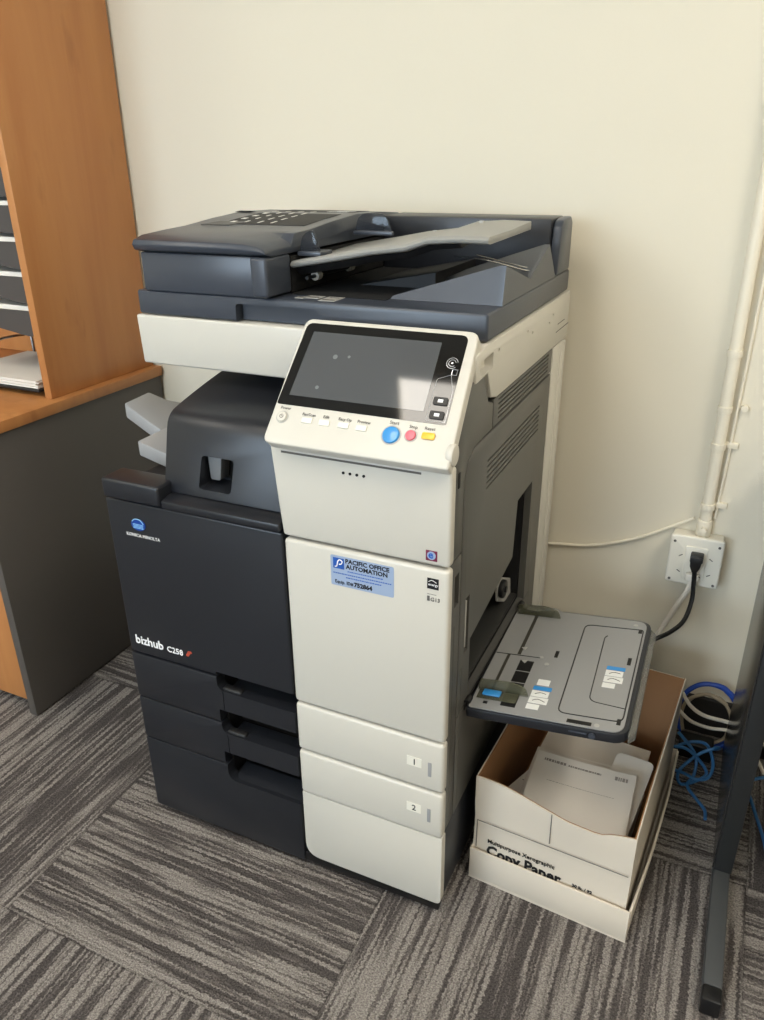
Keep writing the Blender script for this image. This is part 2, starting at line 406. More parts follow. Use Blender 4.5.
# e-logo, energy star-like marks
b = B().box(.580, .597, -.0046, -.0035, .701, .717, .0005)
EL = obj('eco_badge', b, M_maroon, UF)
b = join(B().cyl((.5885, -.0050, .7095), (.5885, -.0040, .7095), .0064, n=18)); obj('badge_ring', b, M_lblue, EL)
obj('badge_letter', textb('e', .016, front(.5840, -.0052, .7058), bold=.0003), M_dblue, EL)
obj('black_badge', B().box(.583, .600, -.0046, -.0035, .657, .674), M_inkb, TD)
b = textb('energy', .0055, front(.5845, -.0048, .6625)); b = join(b, B().tube([(.585, -.0047, .668), (.590, -.0047, .671), (.597, -.0047, .668)], .0004, 6, 4))
obj('badge_script', b, M_white, TD)
b = join(B().box(.583, .587, -.0044, -.0036, .637, .645), textb('G13', .0085, front(.5880, -.0044, .6375), bold=.0001), B().box(.583, .597, -.0044, -.0036, .648, .6485))
obj('small_mark', b, M_ink, TD)
# service sticker
ST = obj('service_sticker', B().prism(arcpoly([(.430, .6285), (.532, .6285), (.532, .6785), (.430, .6785)], .003, 3), 'y', -.0046, -.0036), M_lblue, TD, 'pale blue service label with company name')
obj('sticker_logo_block', B().box(.4345, .4525, -.0049, -.0044, .6575, .6750), M_dblue, ST)
b = B().tube([(.4375, -.0050, .6605), (.4405, -.0050, .6615), (.4425, -.0050, .6695), (.4455, -.0050, .6725), (.4495, -.0050, .6705), (.4480, -.0050, .6660), (.4445, -.0050, .6650)], .0009, 6, 5)
obj('sticker_logo_mark', b, M_white, ST)
obj('sticker_lettering', join(textb('PACIFIC OFFICE', .0098, front(.4545, -.0048, .6690), bold=.00025, squash=1.02), textb('AUTOMATION', .0098, front(.4555, -.0048, .6600), bold=.00025, squash=1.02)), M_inkb, ST)
obj('equipment_number', join(textb('Equip. ID#', .0078, front(.4365, -.0048, .6330), bold=.0001, squash=.9), textb('752864', .0098, front(.4680, -.0048, .6325), bold=.0004, squash=1.0)), M_inkb, ST)
b = B()
for z, a, c in ((.6545, .458, .515), (.6490, .434, .528), (.6440, .455, .512)):
    x = a
    while x < c:
        w = random.uniform(.0015, .004); b.box(x, min(x + w, c), -.0048, -.0045, z, z + .0016); x += w + .0008
obj('sticker_small_print', b, M_dblue, ST)
# maker emblem and lettering on the dark door
G = B().cyl((.0655, -.0016, .6545), (.0655, .001, .6545), .0148, n=28).xf(Matrix.Translation((.0655, 0, .6545)) @ Matrix.Diagonal((1, 1, .72, 1)) @ Matrix.Translation((-.0655, 0, -.6545)))
EM = obj('emblem', G, M_navy, dd)
b = B()
for k, h in enumerate((-.0035, -.0012, .0011, .0034)): b.box(.0655 - .0105, .0655 + .0105, -.0021, -.0014, .6520 + h - .0003, .6520 + h + .0005)
b.tube([(.054, -.0018, .660), (.0590, -.0018, .6640), (.0655, -.0018, .6652), (.0720, -.0018, .6635), (.0772, -.0018, .6575)], .0008, 6, 4)
obj('emblem_stripes', b, mat('emblem_light', srgb(150, 205, 240), .3), EM)
obj('maker_name', textb('KONICA MINOLTA', .0084, front(.0365, -.0006, .6310), squash=.98), M_white, dd)
b = join(textb('bizhub', .0245, front(.0165, -.0006, .4090), bold=.0005, squash=.98))
obj('model_lettering', b, M_white, dd)
obj('model_number', textb('C258', .0165, front(.0870, -.0006, .4090), bold=.0002, squash=.98), M_white, dd)
b = B().prism([(.1285, .4120), (.134, .4105), (.139, .4180), (.1425, .4190), (.1410, .4225), (.134, .4215)], 'y', -.0009, .0005)
obj('red_mark', b, M_redink, dd)

# right side skin -----------------------------------------------------------
XS = .600
# corner strip just behind the cream fronts
cs = B().box(XS, .6125, .0165, .0535, .187, .690, .002).cut(B().box(.604, .62, .028, .046, .612, .664), B().box(.608, .62, .0300, .0315, .20, .58))
obj('corner_post', cs, M_char, CP)
# upper side cover beside the control panel
pu = [(.0165, .693), (.0165, .855), (.040, .893), (.058, .925), (.075, .934), (.128, .931), (.150, .888), (.174, .880), (.174, .840), (.095, .838), (.066, .826), (.0545, .800), (.0535, .693)]
uc = B().prism(pu, 'x', .40, .6125, .002)
UC = obj('upper_side_cover', uc, M_char, CP)
obj('catch', B().box(.6125, .6135, .028, .034, .800, .822), M_inkb, UC)
# louvred vent panel
vp = B().box(XS, .6125, .1765, .533, .8405, .884, .0015)
for k in range(5):
    z = .8475 + k * .0072; vp.cut(B().box(.607, .62, .200, .505, z, z + .0030))
obj('vent_panel', vp, M_char, CP)
# big side door with L-shaped opening
sd = [(.0555, .187), (.0555, .800), (.068, .826), (.095, .8365), (.533, .8365), (.533, .187)]
door = B().prism(sd, 'x', XS, .613, .002)
door.cut(B().prism([(.108, .398), (.108, .512), (.34, .545), (.352, .652), (.450, .652), (.450, .398)], 'x', .58, .63))
for k in range(6):
    z = .749 + k * .0088; door.cut(B().box(.607, .62, .157, .462, z, z + .0032))
door.cut(B().box(.607, .62, .079, .097, .500, .600))
door.cut(B().box(.611, .62, .070, .0715, .20, .48), B().box(.611, .62, .0555, .49, .3935, .3955))
SD = obj('side_door', door, M_char, CP)
obj('door_pull', B().box(.607, .6135, .0800, .0845, .512, .596, .001), M_lite, SD, 'upright pale door pull')
# inner sheet of the upper notch
obj('inner_roller_plate', B().prism([(.336, .500), (.436, .446), (.446, .402), (.400, .412), (.350, .440)], 'x', .584, .587), M_lite, CP, 'pale plate inside the opening')
obj('feed_roller', B().cyl((.5875, .366, .460), (.597, .366, .460), .018, n=20, bev=.002).cyl((.5875, .366, .460), (.600, .366, .460), .006, n=12), M_black, CP)
b = B().box(.511, .55, .13, .38, .415, .425, .002).box(.511, .60, .11, .445, .403, .409, .001)
b.cyl((.56, .12, .432), (.56, .33, .432), .006, n=12)
for yy in (.16, .22, .28): b.cyl((.56, yy - .012, .432), (.56, yy + .012, .432), .011, n=14)
obj('feed_mechanism', b, mat('dark_feed', srgb(46, 46, 44), .4), CP)
# lower side skin
obj('lower_side_panel', B().prism([(.0165, .034), (.0165, .184), (.533, .184), (.533, .030), (.04, .030)], 'x', XS, .6115, .002), M_dark, CP)
# cream rear column
rc = B().box(.560, .6145, .536, .622, .03, .884, .004)
rc.box(.560, .617, .588, .6235, .03, .884, .003)
obj('rear_column', rc, M_cream, CP)
obj('rear_cover', B().box(.012, .56, .601, .622, .03, .885, .003), M_cream, CP)

# inner output box (finishing unit) --------------------------------------------
fp = arcpoly([(.020, .7160), (.050, .838), (.105, .852), (.200, .872), (.300, .884), (.300, .7160)], [.002, .022, .03, .05, .002, .002], 5)
fb = B().prism(fp, 'x', .113, .345, .003, 2)
fb.cut(B().prism(arcpoly([(.183, .782), (.244, .782), (.241, .7295), (.180, .7295)], .006, 3), 'y', .0, .075))
FB = obj('output_unit', fb, M_dark, CP)
obj('release_lever', B().prism(arcpoly([(.185, .780), (.212, .780), (.205, .738), (.187, .738)], .003, 3), 'y', .048, .072, .003, 2), mat('lever_grey', srgb(112, 114, 116), .45), FB, 'grey release lever')
obj('recess_back', B().box(.183, .241, .0742, .0748, .732, .780), M_gap, FB)
# grey output trays stepping out on the left
def zt(x): return .752 - .25 * (x + .03) if x > -.03 else .752 + .55 * (-.03 - x)
def ring(x, y0, y1): return [(x, y0, zt(x)), (x, y1, zt(x) + .004), (x, y1, zt(x) - .028), (x, y0, zt(x) - .028)]
OT = thing
b = B().loft([ring(.116, .12, .34), ring(.04, .12, .34), ring(-.024, .12, .34)], .003)
b.loft([ring(-.0235, .185, .30), ring(-.05, .185, .30), ring(-.075, .185, .27), ring(-.104, .185, .255)], .003)
obj('output_tray', b, M_tray2, CP, 'pale grey stepped output tray')

# scanner unit --------------------------------------------------------------------
sc = B().prism([(.128, .974), (.132, .892), (.628, .892), (.636, .900), (.636, .974)], 'x', .006, .42, .004, 3)
SCN = obj('scanner_body', sc, M_cream, CP)
s2 = B().prism([(.080, .930), (.080, .968), (.126, .974), (.636, .974), (.636, .8865), (.180, .8865), (.153, .893), (.132, .933)], 'x', .4205, .6155, .003, 2)
s2.cut(B().prism(arcpoly([(.098, .936), (.092, .956), (.152, .960), (.152, .938)], .004, 3), 'x', .603, .63))
for (yy, zz) in ((.175, .955), (.33, .951), (.36, .944), (.50, .948), (.475, .938)):
    s2.cut(B().box(.612, .63, yy, yy + .008, zz, zz + .004))
obj('scanner_side', s2, M_cream, CP)
obj('scanner_seam', B().box(.6156, .6160, .535, .636, .912, .9135).box(.6156, .6160, .545, .60, .925, .9262), M_ink, CP)
# lid
lb = B().box(.013, .6125, .130, .622, .976, 1.014, .004, 3)
lb.cut(B().prism(arcpoly([(.205, .970), (.205, 1.003), (.356, 1.003), (.356, .970)], [0, .006, .012, 0], 4), 'y', .12, .148))
LID = obj('scanner_lid', lb, M_adf, CP)
obj('lid_grip', B().box(.208, .353, .146, .149, .977, 1.001), M_adf, LID)
# document feeder
FD = obj('feeder_body', B().box(.034, .2455, .126, .60, 1.0145, 1.074, .003), M_adf, CP)
tp = [(.118, 1.078), (.114, 1.086), (.118, 1.093), (.140, 1.0985), (.190, 1.1015), (.2, 1.102), (.225, 1.103), (.250, 1.104), (.330, 1.111), (.420, 1.1165), (.520, 1.114), (.600, 1.108), (.610, 1.100), (.610, 1.076), (.610, 1.0745), (.130, 1.0745)]
def fdrop(x, y):
    d = {.030: 0, .200: 0, .235: .0015, .258: .005, .270: .0100, .2755: .0155}[x]
    return d * max(0, min(1, (.2 - y) / .009))
rows = [[(x, y, z - (fdrop(x, y) * (z - 1.078) / .021 if z > 1.077 else 0)) for y, z in tp] for x in (.030, .200, .235, .258, .270, .2755)]
FC = obj('feeder_cover', B().loft(rows, .0015), M_adf, CP)
ep = [(.246, 1.0742), (.2755, 1.0742), (.2755, 1.0165), (.2475, 1.0165)]
obj('feeder_end_cap', B().prism(ep, 'y', .1150, .186, .005, 4), M_adf, CP)
obj('feeder_inner', B().box(.2460, .2750, .187, .55, 1.0145, 1.070, .002), M_gap, CP)
# instruction strip on the feeder top
def ztop(y):
    pts = [(.114, 1.093), (.140, 1.0985), (.190, 1.1015), (.250, 1.104), (.330, 1.111), (.420, 1.1165), (.520, 1.114), (.600, 1.108)]
    for (a, za), (c, zc) in zip(pts, pts[1:]):
        if a <= y <= c: return za + (zc - za) * (y - a) / (c - a)
    return 1.108
def topquad(b, x0, x1, y0, y1, lift=.0006, sk=0):
    n = 4
    for k in range(n):
        a = y0 + (y1 - y0) * k / n; c = y0 + (y1 - y0) * (k + 1) / n
        b.slab([(x0 + sk * (a - y0), a, ztop(a) + lift), (x1 + sk * (a - y0), a, ztop(a) + lift), (x1 + sk * (c - y0), c, ztop(c) + lift), (x0 + sk * (c - y0), c, ztop(c) + lift)], (0, 0, -.0005))
b = B(); topquad(b, .085, .250, .275, .52); IS = obj('instruction_strip', b, M_core, FC)
b = B()
for k in range(5):
    yy = .290 + k * .034
    topquad(b, .095, .104, yy, yy + .012, .0009); topquad(b, .122, .126, yy + .004, yy + .018, .0009); topquad(b, .150, .154, yy, yy + .018, .0009); topquad(b, .176, .180, yy, yy + .018, .0009)
topquad(b, .195, .235, .455, .463, .0009, .3); topquad(b, .205, .240, .475, .481, .0009, .5)
obj('instruction_icons', b, M_stk, IS)
b = B(); topquad(b, .055, .112, .262, .300, .0007, .4); obj('finger_scoop', b, M_dark, FC)
b = B(); topquad(b, .028, .060, .405, .425, .0012); obj('cover_slot', b, M_gap, FC)
# input tray on top
stn = [(.277, 1.063), (.349, 1.075), (.414, 1.087), (.467, 1.0935), (.501, 1.1045), (.545, 1.1075), (.590, 1.1065)]
rows = []
for i, (x, z) in enumerate(stn):
    yf = .180 if x < .58 else .186; yb = .41
    sh = 0.0
    rows.append([(x, yf, z - .004), (x, yf + .006, z), (x, .30, z + .001), (x, yb, z + .005), (x, yb, z - .008), (x, yf + .010, z - .011), (x, yf + .002, z - .009)])
IT = obj('document_tray', B().loft(rows, .0012), mat('document_tray_grey', srgb(146, 146, 142), .4), CP, 'light grey raised document tray')
rows = [[(x, .194, z - .012), (x, .40, z - .009), (x, .40, z - .024 + .01 * i / 3), (x, .210, z - .024 + .006 * i / 6)] for i, (x, z) in enumerate(stn[:-1])]
obj('tray_underside', B().loft(rows, .001), M_core, IT)
for x, z in ((.430, 1.0895), (.510, 1.1060)): obj('tray_rib', B().box(x, x + .008, .385, .392, z, z + .006, .001), M_lite, IT)
# paper guides
def guide(y, x0, x1, z, h, back):
    pr = arcpoly([(x0, z), (x0 + .008, z + h * .8), (x0 + .02, z + h), (x1 - .012, z + h), (x1, z)], [0, .01, .01, .014, 0], 4)
    g = obj('paper_guide', B().prism(pr, 'y', y, y + .005, .001), M_clear, IT, 'smoky clear upright paper guide')
    obj('guide_base', B().box(x0, x1 + .002, y - .004, y + .035 if not back else y + .004, z - .001, z + .006, .002), M_adf, g)
    return g
guide(.205, .2785, .318, 1.0700, .036, False)
guide(.375, .290, .362, 1.0870, .034, True)
# spine and right end of the lid
sp = B().box(.279, .5965, .520, .610, 1.0145, 1.1075, .003, 2)
obj('rear_spine', sp, M_dark, CP)  # darker colour than the feeder stands in for shading on its front face
obj('exit_shade_plate', B().box(.277, .439, .178, .518, 1.0142, 1.0152), M_gap, CP)  # thin black plate paints the shadow beneath the document tray
col = B().prism([(.517, 1.0145), (.529, 1.094), (.540, 1.104), (.566, 1.1075), (.600, 1.1075), (.612, 1.098), (.612, 1.0145)], 'x', .5970, .6135, .004, 2)
obj('rear_corner_block', col, M_adf, CP)
rp = [(.192, 1.0145), (.203, 1.068), (.336, 1.033), (.451, 1.073), (.508, 1.0145)]
rk = [.0, 1.0, .35, 1.0, 0]
lft = [(y, 1.0145 + (z - 1.0145) * .06) for y, z in rp]
rb = B().loft([[(.440, y, z) for y, z in lft], [(.604, y, z) for y, z in rp], [(.6125, y, z) for y, z in rp]])
obj('exit_ramp', rb, M_adf, CP)
rb = B().prism([(.335, 1.0146), (.470, 1.040), (.470, 1.0146)], 'y', .30, .50)
obj('inner_ramp', rb, M_core, CP)
obj('paper_stop_wire', B().tube([(.50, .30, 1.066), (.545, .31, 1.062), (.598, .355, 1.043), (.600, .370, 1.043), (.594, .372, 1.045), (.52, .35, 1.064)], .0013, 8, 4), M_metal, CP)
for yy in (.215, .33): obj('exit_roller', B().cyl((.300, yy, 1.038), (.300, yy + .014, 1.038), .007, n=14), M_lite, CP)
obj('exit_shaft', B().cyl((.300, .19, 1.038), (.300, .50, 1.038), .003, n=10), M_black, CP)
# stickers on the lid deck
for q_ in ((.300, .314, .150, .165), (.312, .338, .156, .185), (.345, .372, .142, .178)):
    SKK = obj('deck_label', B().box(*q_, 1.0138, 1.0146), M_lite, LID)
    obj('label_print', B().box(q_[0] + .003, q_[1] - .004, q_[2] + .006, q_[2] + .011, 1.0145, 1.0149).box(q_[0] + .005, q_[1] - .006, q_[3] - .009, q_[3] - .006, 1.0145, 1.0149), M_ink, SKK)

# control panel --------------------------------------------------------------------
PO = Vector((.349, -.030, .8513)); PU = Vector((0, .66534, .74654)); PN = Vector((0, -.74654, .66534))
PM = Matrix((Vector((1, 0, 0)), PU, PN)).transposed().to_4x4(); PM.translation = PO
def panel(b): return b.xf(PM)
pl = B().prism(arcpoly([(-.005, -.002), (.270, -.002), (.262, .1945), (.0, .1945)], [.012, .004, .014, .014], 6), 'z', -.020, 0, .003, 3)
CPN = obj('control_panel', panel(pl), M_cream, CP)
gl = B().prism(arcpoly([(-.001, .057), (.2515, .057), (.2495, .187), (.006, .187)], [.004, .004, .010, .010], 5), 'z', -.001, .0006)
obj('panel_glass', panel(gl), M_glass, CPN)
lc = B().prism([(.014, .072), (.2165, .072), (.215, .1735), (.020, .1735)], 'z', .0004, .0010)
obj('touch_screen', panel(lc), M_lcd, CPN)
M_sm = mat('smudge', srgb(104, 110, 110), .5)
for x, y, r in ((.066, .137, .0036), (.087, .139, .0022), (.053, .088, .0028)): obj('fingerprint_smudge', panel(B().cyl((x, y, .0009), (x, y, .0011), r, n=14)), M_sm, CPN)
st = B(); q_ = arcpoly([(.2225, .060), (.2490, .060), (.2480, .105), (.2400, .128), (.2225, .120)], .002, 3)
st.tube([(x, y, .0007) for x, y in q_ + q_[:1]], .0004, 6)
obj('key_outline', panel(st), M_silver, CPN)
for yy in (.069, .089):
    k = obj('function_key', panel(B().prism(arcpoly([(.226, yy - .0055), (.2455, yy - .0055), (.2455, yy + .0055), (.226, yy + .0055)], .002, 3), 'z', .0010, .0024)), M_black, CPN)
    obj('key_icon', panel(B().box(.2325, .2395, yy - .0022, yy + .0022, .0023, .0027)), M_white, k)
tk = B()
for r_ in (.0078, .0048): tk.tube([(.2370 + r_ * math.cos(k * PI / 10 + .2), .145 + r_ * math.sin(k * PI / 10 + .2), .0007) for k in range(18)], .0006, 6)
tk.cyl((.237, .145, .0006), (.237, .145, .0012), .0016, n=12).tube([(.240, .128, .0007), (.247, .128, .0007), (.247, .136, .0007), (.240, .136, .0007), (.240, .128, .0007)], .0006, 6)
obj('contactless_emblem', panel(tk), M_silver, CPN)
def btn(name, x, y, r, m, lab, h=.0035, text=None, ts=.0068, ring_=True):
    if ring_: obj('button_ring', panel(B().cyl((x, y, 0), (x, y, .0008), r + .0014, n=28)), M_lite, CPN)
    o = obj(name, panel(B().cyl((x, y, 0), (x, y, h), r, r * .9, n=28, bev=.0008)), m, CPN, lab)
    return o
pb = btn('power_button', .0145, .038, .0078, M_cream, None)
ic = B().tube([(.0145 + .0026 * math.cos(a * .5 + 2.2), .038 + .0026 * math.sin(a * .5 + 2.2), .0036) for a in range(0, 11)], .0004, 5).box(.0142, .0148, .038, .0415, .0033, .0039)
obj('power_icon', panel(ic), M_ink, pb)
btn('start_button', .1815, .0335, .0125, M_blue, 'large blue button')
btn('stop_button', .2085, .0365, .0075, M_red, 'small red button')
rs = obj('reset_button', panel(B().prism(arcpoly([(.2235, .034), (.2415, .034), (.2415, .0435), (.2235, .0435)], .003, 4), 'z', 0, .003, .0008)), M_yel, CPN, 'yellow oblong button')
for x in (.054, .081, .110, .137):
    obj('soft_key', panel(B().prism(arcpoly([(x - .008, .0335), (x + .008, .0335), (x + .008, .0415), (x - .008, .0415)], .0015, 3), 'z', 0, .0018, .0005)), M_wpl, CPN)
tt = []
for s_, x, y, z in (('Power', .0075, .0500, .0062), ('Fax/Scan', .0440, .0445, .0060), ('Edit', .0765, .0445, .0060), ('Easy Op', .1000, .0445, .0060), ('Preview', .1285, .0445, .0060), ('Start', .1745, .0490, .0070), ('Stop', .2030, .0470, .0065), ('Reset', .2245, .0475, .0065)):
    tt.append(textb(s_, z, Matrix.Translation((x, y, .0004)), thick=.00025))
obj('key_lettering', panel(join(*tt)), M_ink, CPN)
# hinge discs on the panel sides
obj('panel_hinge', panel(B().cyl((.262, .022, -.010), (.2718, .022, -.010), .0150, n=28, bev=.003)), M_cream, CPN)
obj('panel_bracket', panel(B().prism([(.10, -.020), (.10, -.055), (.03, -.055), (.02, -.020)], 'x', .06, .25).xf(Matrix.Identity(4))), M_char, CPN)

# bypass tray ------------------------------------------------------------------------
# local: x along outwards, slight upward slope
BT = Matrix.Translation((.619, .079, .399)) @ Matrix.Rotation(.022, 4, 'Z') @ Matrix.Rotation(-.095, 4, 'Y')
Lx, Ly = .252, .338
rim = arcpoly([(.0, .0), (Lx, .0), (Lx, Ly), (.085, Ly), (.075, Ly + .008), (0, Ly + .008)], [.004, .028, .028, .004, .004, .004], 6)
TR = obj('bypass_tray', B().prism(rim, 'z', -.017, 0, .002, 2).xf(BT), M_dark, CP, 'grey fold-out side paper tray')
inn = arcpoly([(.004, .004), (Lx - .008, .004), (Lx - .008, Ly - .006), (.088, Ly - .006), (.078, Ly + .003), (.004, Ly + .003)], [.004, .022, .022, .004, .004, .004], 6)
TT = obj('tray_surface', B().prism(inn, 'z', -.001, .0016).xf(BT), M_tray, TR)
# transparent outer lip
obj('tray_lip', B().prism(arcpoly([(Lx - .001, .004), (Lx + .009, .016), (Lx + .009, Ly - .035), (Lx - .001, Ly - .02)], .004, 3), 'z', -.016, -.004).xf(BT), mat('clear_lip', srgb(120, 120, 114), .2, alpha=.6), TR)
def groove(b, pts, w=.0011, z=.0016):
    b.tube([(x, y, z) for x, y in pts], w, 6)
g = B()
c_ = arcpoly([(.142, .028), (.138, .297), (.240, .302), (.240, .030)], [.014, .014, .006, .014], 5)
groove(g, c_ + c_[:1])
groove(g, [(.239, .064)] + arcpoly([(.239, .064), (.183, .070), (.178, .262), (.182, .268)], [0, .014, .004, 0], 5)[1:], .0009)
groove(g, [(.005, .166), (.085, .168)], .0009)
obj('tray_groove', g.xf(BT), M_black, TR)
g = B().box(.042, .048, .17, .31, .0012, .0022).box(.026, .031, .04, .165, .0012, .0022)
obj('guide_track', g.xf(BT), mat('dark_track', srgb(58, 56, 48), .5), TR)
for q_ in [(.052, .076, .020 + k * .034, .020 + k * .034 + .031) for k in range(4)] + [(.105, .111, .176, .196), (.226, .232, .185, .206), (.232, .238, .290, .302), (.232, .238, .022, .036), (.024, .031, .018, .024), (.160, .197, .008, .016)]:
    obj('dark_recess', B().box(*q_, .0012, .0023).xf(BT), M_black, TR)
def sticker(x, y, n):
    s = obj('tray_sticker', B().box(x, x + .030, y, y + .016, .0015, .0021).box(x, x + .028, y + .018, y + .034, .0015, .0021).box(x, x + .020, y - .016, y - .003, .0015, .0021).xf(BT), M_stk, TR, 'white pictogram label')
    obj('sticker_band', B().box(x, x + .030, y + .036 + n * 0, y + .046, .0015, .0022).xf(BT), M_blue, s)
    a = B().tube([(x + .006, y + .006, .0021), (x + .014, y + .011, .0021), (x + .026, y + .006, .0021)], .0007, 5, 3).tube([(x + .006, y + .024, .0021), (x + .014, y + .029, .0021), (x + .024, y + .027, .0021)], .0007, 5, 3)
    obj('sticker_drawing', a.xf(BT), M_ink, s)
sticker(.092, .040, 0); sticker(.196, .128, 0)
obj('tray_sticker', B().box(.095, .115, .090, .106, .0015, .0021).xf(BT), M_stk, TR)
g = B().cyl((.060, .150, .001), (.060, .150, .003), .006, n=3).cyl((.050, .190, .001), (.050, .190, .003), .006, n=3).cyl((.085, .170, .001), (.085, .170, .0024), .0035, n=12)
g.cyl((.225, .315, .001), (.225, .315, .0024), .004, n=12).cyl((.205, .012, .001), (.205, .012, .0024), .004, n=12).cyl((.098, .152, .001), (.098, .152, .0024), .004, n=12)
obj('tray_boss', g.xf(BT), M_lite, TR)
def tguide(y, flip):
    s = 1 if flip else -1
    pr = arcpoly([(.006, 0), (.090, 0), (.086, .018), (.062, .024), (.010, .022)], [0, 0, .01, .006, .004], 4)
    q = obj('tray_guide', B().prism(pr, 'y', y, y + .004, .001).box(.010, .075, min(y, y + s * .024), max(y, y + s * .024), .0025, .0045, .001).xf(BT), M_smoke, TR, 'smoky translucent width guide')
    return q
q = tguide(.052, False); obj('guide_tab', B().box(.018, .048, .034, .049, .0046, .0086, .002).xf(BT), M_blue, q, 'small blue tab')
q = tguide(.305, True); obj('guide_tab', B().box(.022, .050, .312, .326, .0046, .0086, .002).xf(BT), M_lite, q, 'small pale tab')
# hinge rail
obj('tray_hinge', B().box(.6145, .6165, .085, .425, .388, .402, .001).cyl((.618, .09, .4), (.618, .105, .4), .006, n=12).cyl((.618, .405, .405), (.618, .42, .405), .006, n=12), M_black, TR)
g = B().cyl((.20, -.001, -.008), (.20, -.0035, -.008), .005, n=16).box(.165, .192, -.0015, 0, -.0085, -.0065)
obj('tray_catch', g.xf(BT), M_adf, TR)

# ------------------------------------------------------------------ DESK on the left
DK = thing('office_desk', 'beech topped office desk with dark grey end panel left of the copier', 'desk', (-1.0, .39, 0))
obj('worktop', B().box(-1.75, -.443, .088, .692, .690, .715, .002), M_wood, DK)
obj('end_panel', B().box(-.471, -.449, .108, .690, .004, .6895, .001), M_gpanel, DK, 'dark grey end panel')
obj('end_panel', B().box(-1.74, -1.718, .108, .690, .012, .6895, .001), M_gpanel, DK, 'dark grey end panel')
obj('modesty_panel', B().box(-1.717, -.472, .660, .676, .25, .6895), M_gpanel, DK)
for x, y in ((-.46, .14), (-.46, .65), (-1.729, .14), (-1.729, .65)): obj('levelling_foot', B().cyl((x, y, 0), (x, y, .0045), .009, n=14), M_black, DK)
PD = thing('mobile_pedestal', 'wooden fronted drawer pedestal on black castors under the desk', 'pedestal', (-.7, .38, 0))
obj('carcass', B().box(-.905, -.483, .145, .62, .045, .62, .002), M_gpanel, PD)
for z0, z1 in ((.025, .322), (.326, .465), (.469, .615)):
    d = obj('drawer_front', B().box(-.908, -.480, .126, .1445, z0, z1, .0015), M_wood, PD)
    obj('drawer_handle', B().tube([(-.76, .126, z1 - .03), (-.76, .108, z1 - .03), (-.63, .108, z1 - .03), (-.63, .126, z1 - .03)], .004, 8), M_metal, d)
for x, y in ((-.51, .17), (-.88, .17), (-.51, .58), (-.88, .58)):
    obj('castor', B().cyl((x - .011, y, .020), (x + .011, y, .020), .020, n=20, bev=.003).box(x - .006, x + .006, y - .006, y + .006, .036, .0455), M_black, PD)
HT = thing('desk_hutch', 'tall beech shelving hutch with a plain side panel standing on the desk', 'hutch', (-1.0, .52, .715))
obj('side_panel', B().box(-.488, -.4675, .344, .6915, .7155, 1.82, .0015), M_wood, HT)
obj('side_panel', B().box(-1.74, -1.72, .344, .6915, .7155, 1.82, .0015), M_wood, HT)
obj('back_panel', B().box(-1.719, -.489, .676, .6915, .716, 1.80), M_wood, HT)
obj('shelf', B().box(-1.719, -.489, .346, .675, 1.80, 1.82), M_wood, HT)
obj('shelf', B().box(-1.719, -.489, .346, .675, 1.36, 1.38), M_wood, HT)
# letter trays
LT = thing('letter_tray_rack', 'tall rack of dark letter trays inside the desk hutch', 'tray rack', (-.66, .5, .716))
SX0, SX1, SY0, SY1 = -.80, -.497, .365, .655
obj('base_frame', B().tube([(SX1 - .01, SY0 + .03, .722), (SX1 - .01, SY1, .722), (SX0 + .01, SY1, .722), (SX0 + .01, SY0 + .03, .722), (SX1 - .01, SY0 + .03, .722)], .004, 8), M_black, LT)
for x in (SX0 + .01, SX1 - .01):
    obj('upright', B().tube([(x, .60, .722), (x, .60, 1.31)], .004, 8).tube([(x, SY0 + .05, .722), (x, .48, .79), (x, .60, .79)], .0035, 8, 4), M_metal, LT)
TZ = [.850 + .0725 * k for k in range(6)]
for z in TZ:
    tr = B()
    side = [(SY0, z + .050), (SY1, z + .050), (SY1, z + .012), (SY0 + .20, z - .002), (SY0 + .10, z + .003), (SY0 + .04, z + .014), (SY0, z + .030)]
    side = [(SY0, z + .052), (SY1, z + .052), (SY1, z + .022), (SY0 + .22, z + .018), (SY0 + .13, z + .004), (SY0 + .05, z - .002), (SY0, z + .002)]
    side = [(SX0, z + .055), (SX1, z + .055), (SX1, z + .001), (SX1 - .03, z - .001), (SX1 - .08, z + .006), (SX1 - .16, z + .017), (SX0, z + .020)]
    for y in (SY0, SY1 - .002): tr.prism(side, 'y', y, y + .002)
    tr.slab([(SX0, SY0 + .002, z + .022), (SX1 - .16, SY0 + .002, z + .019), (SX1 - .16, SY1 - .002, z + .019), (SX0, SY1 - .002, z + .022)], (0, 0, -.002)).slab([(SX1 - .16, SY0 + .002, z + .019), (SX1, SY0 + .002, z + .003), (SX1, SY1 - .002, z + .003), (SX1 - .16, SY1 - .002, z + .019)], (0, 0, -.002))
    obj('letter_tray', tr, M_mesh, LT)
for k, z in enumerate(TZ[:4]):
    n = ['lowest', 'second lowest', 'middle', 'fourth lowest'][k]
    b = B()
    for j in range(4): b.box(SX0 + .01 + .003 * j, SX1 - .006 - .003 * j, SY0 + .004 + .002 * j, SY1 - .012, z + .024 + .0100 * j, z + .0335 + .0100 * j)
    o = obj('paper_stack', b, M_paper); tag(o, 'white papers lying in the %s dark letter tray inside the hutch' % n, 'papers', 'paper stacks in the letter trays')
b = B()
for j in range(5): b.box(-.80 + .004 * j, -.515 - .003 * (j % 3), .352 + .003 * (j % 2), .575, .7325 + .0035 * j, .7355 + .0035 * j)
tg = obj('flat_tray', B().box(-.82, -.505, .345, .60, .7265, .7315, .001), M_black); tag(tg, 'black flat tray on the desktop beneath the letter rack', 'tray')
tag(obj('paper_stack', b, M_paper), 'loose white papers on the black tray at the bottom of the hutch', 'papers')

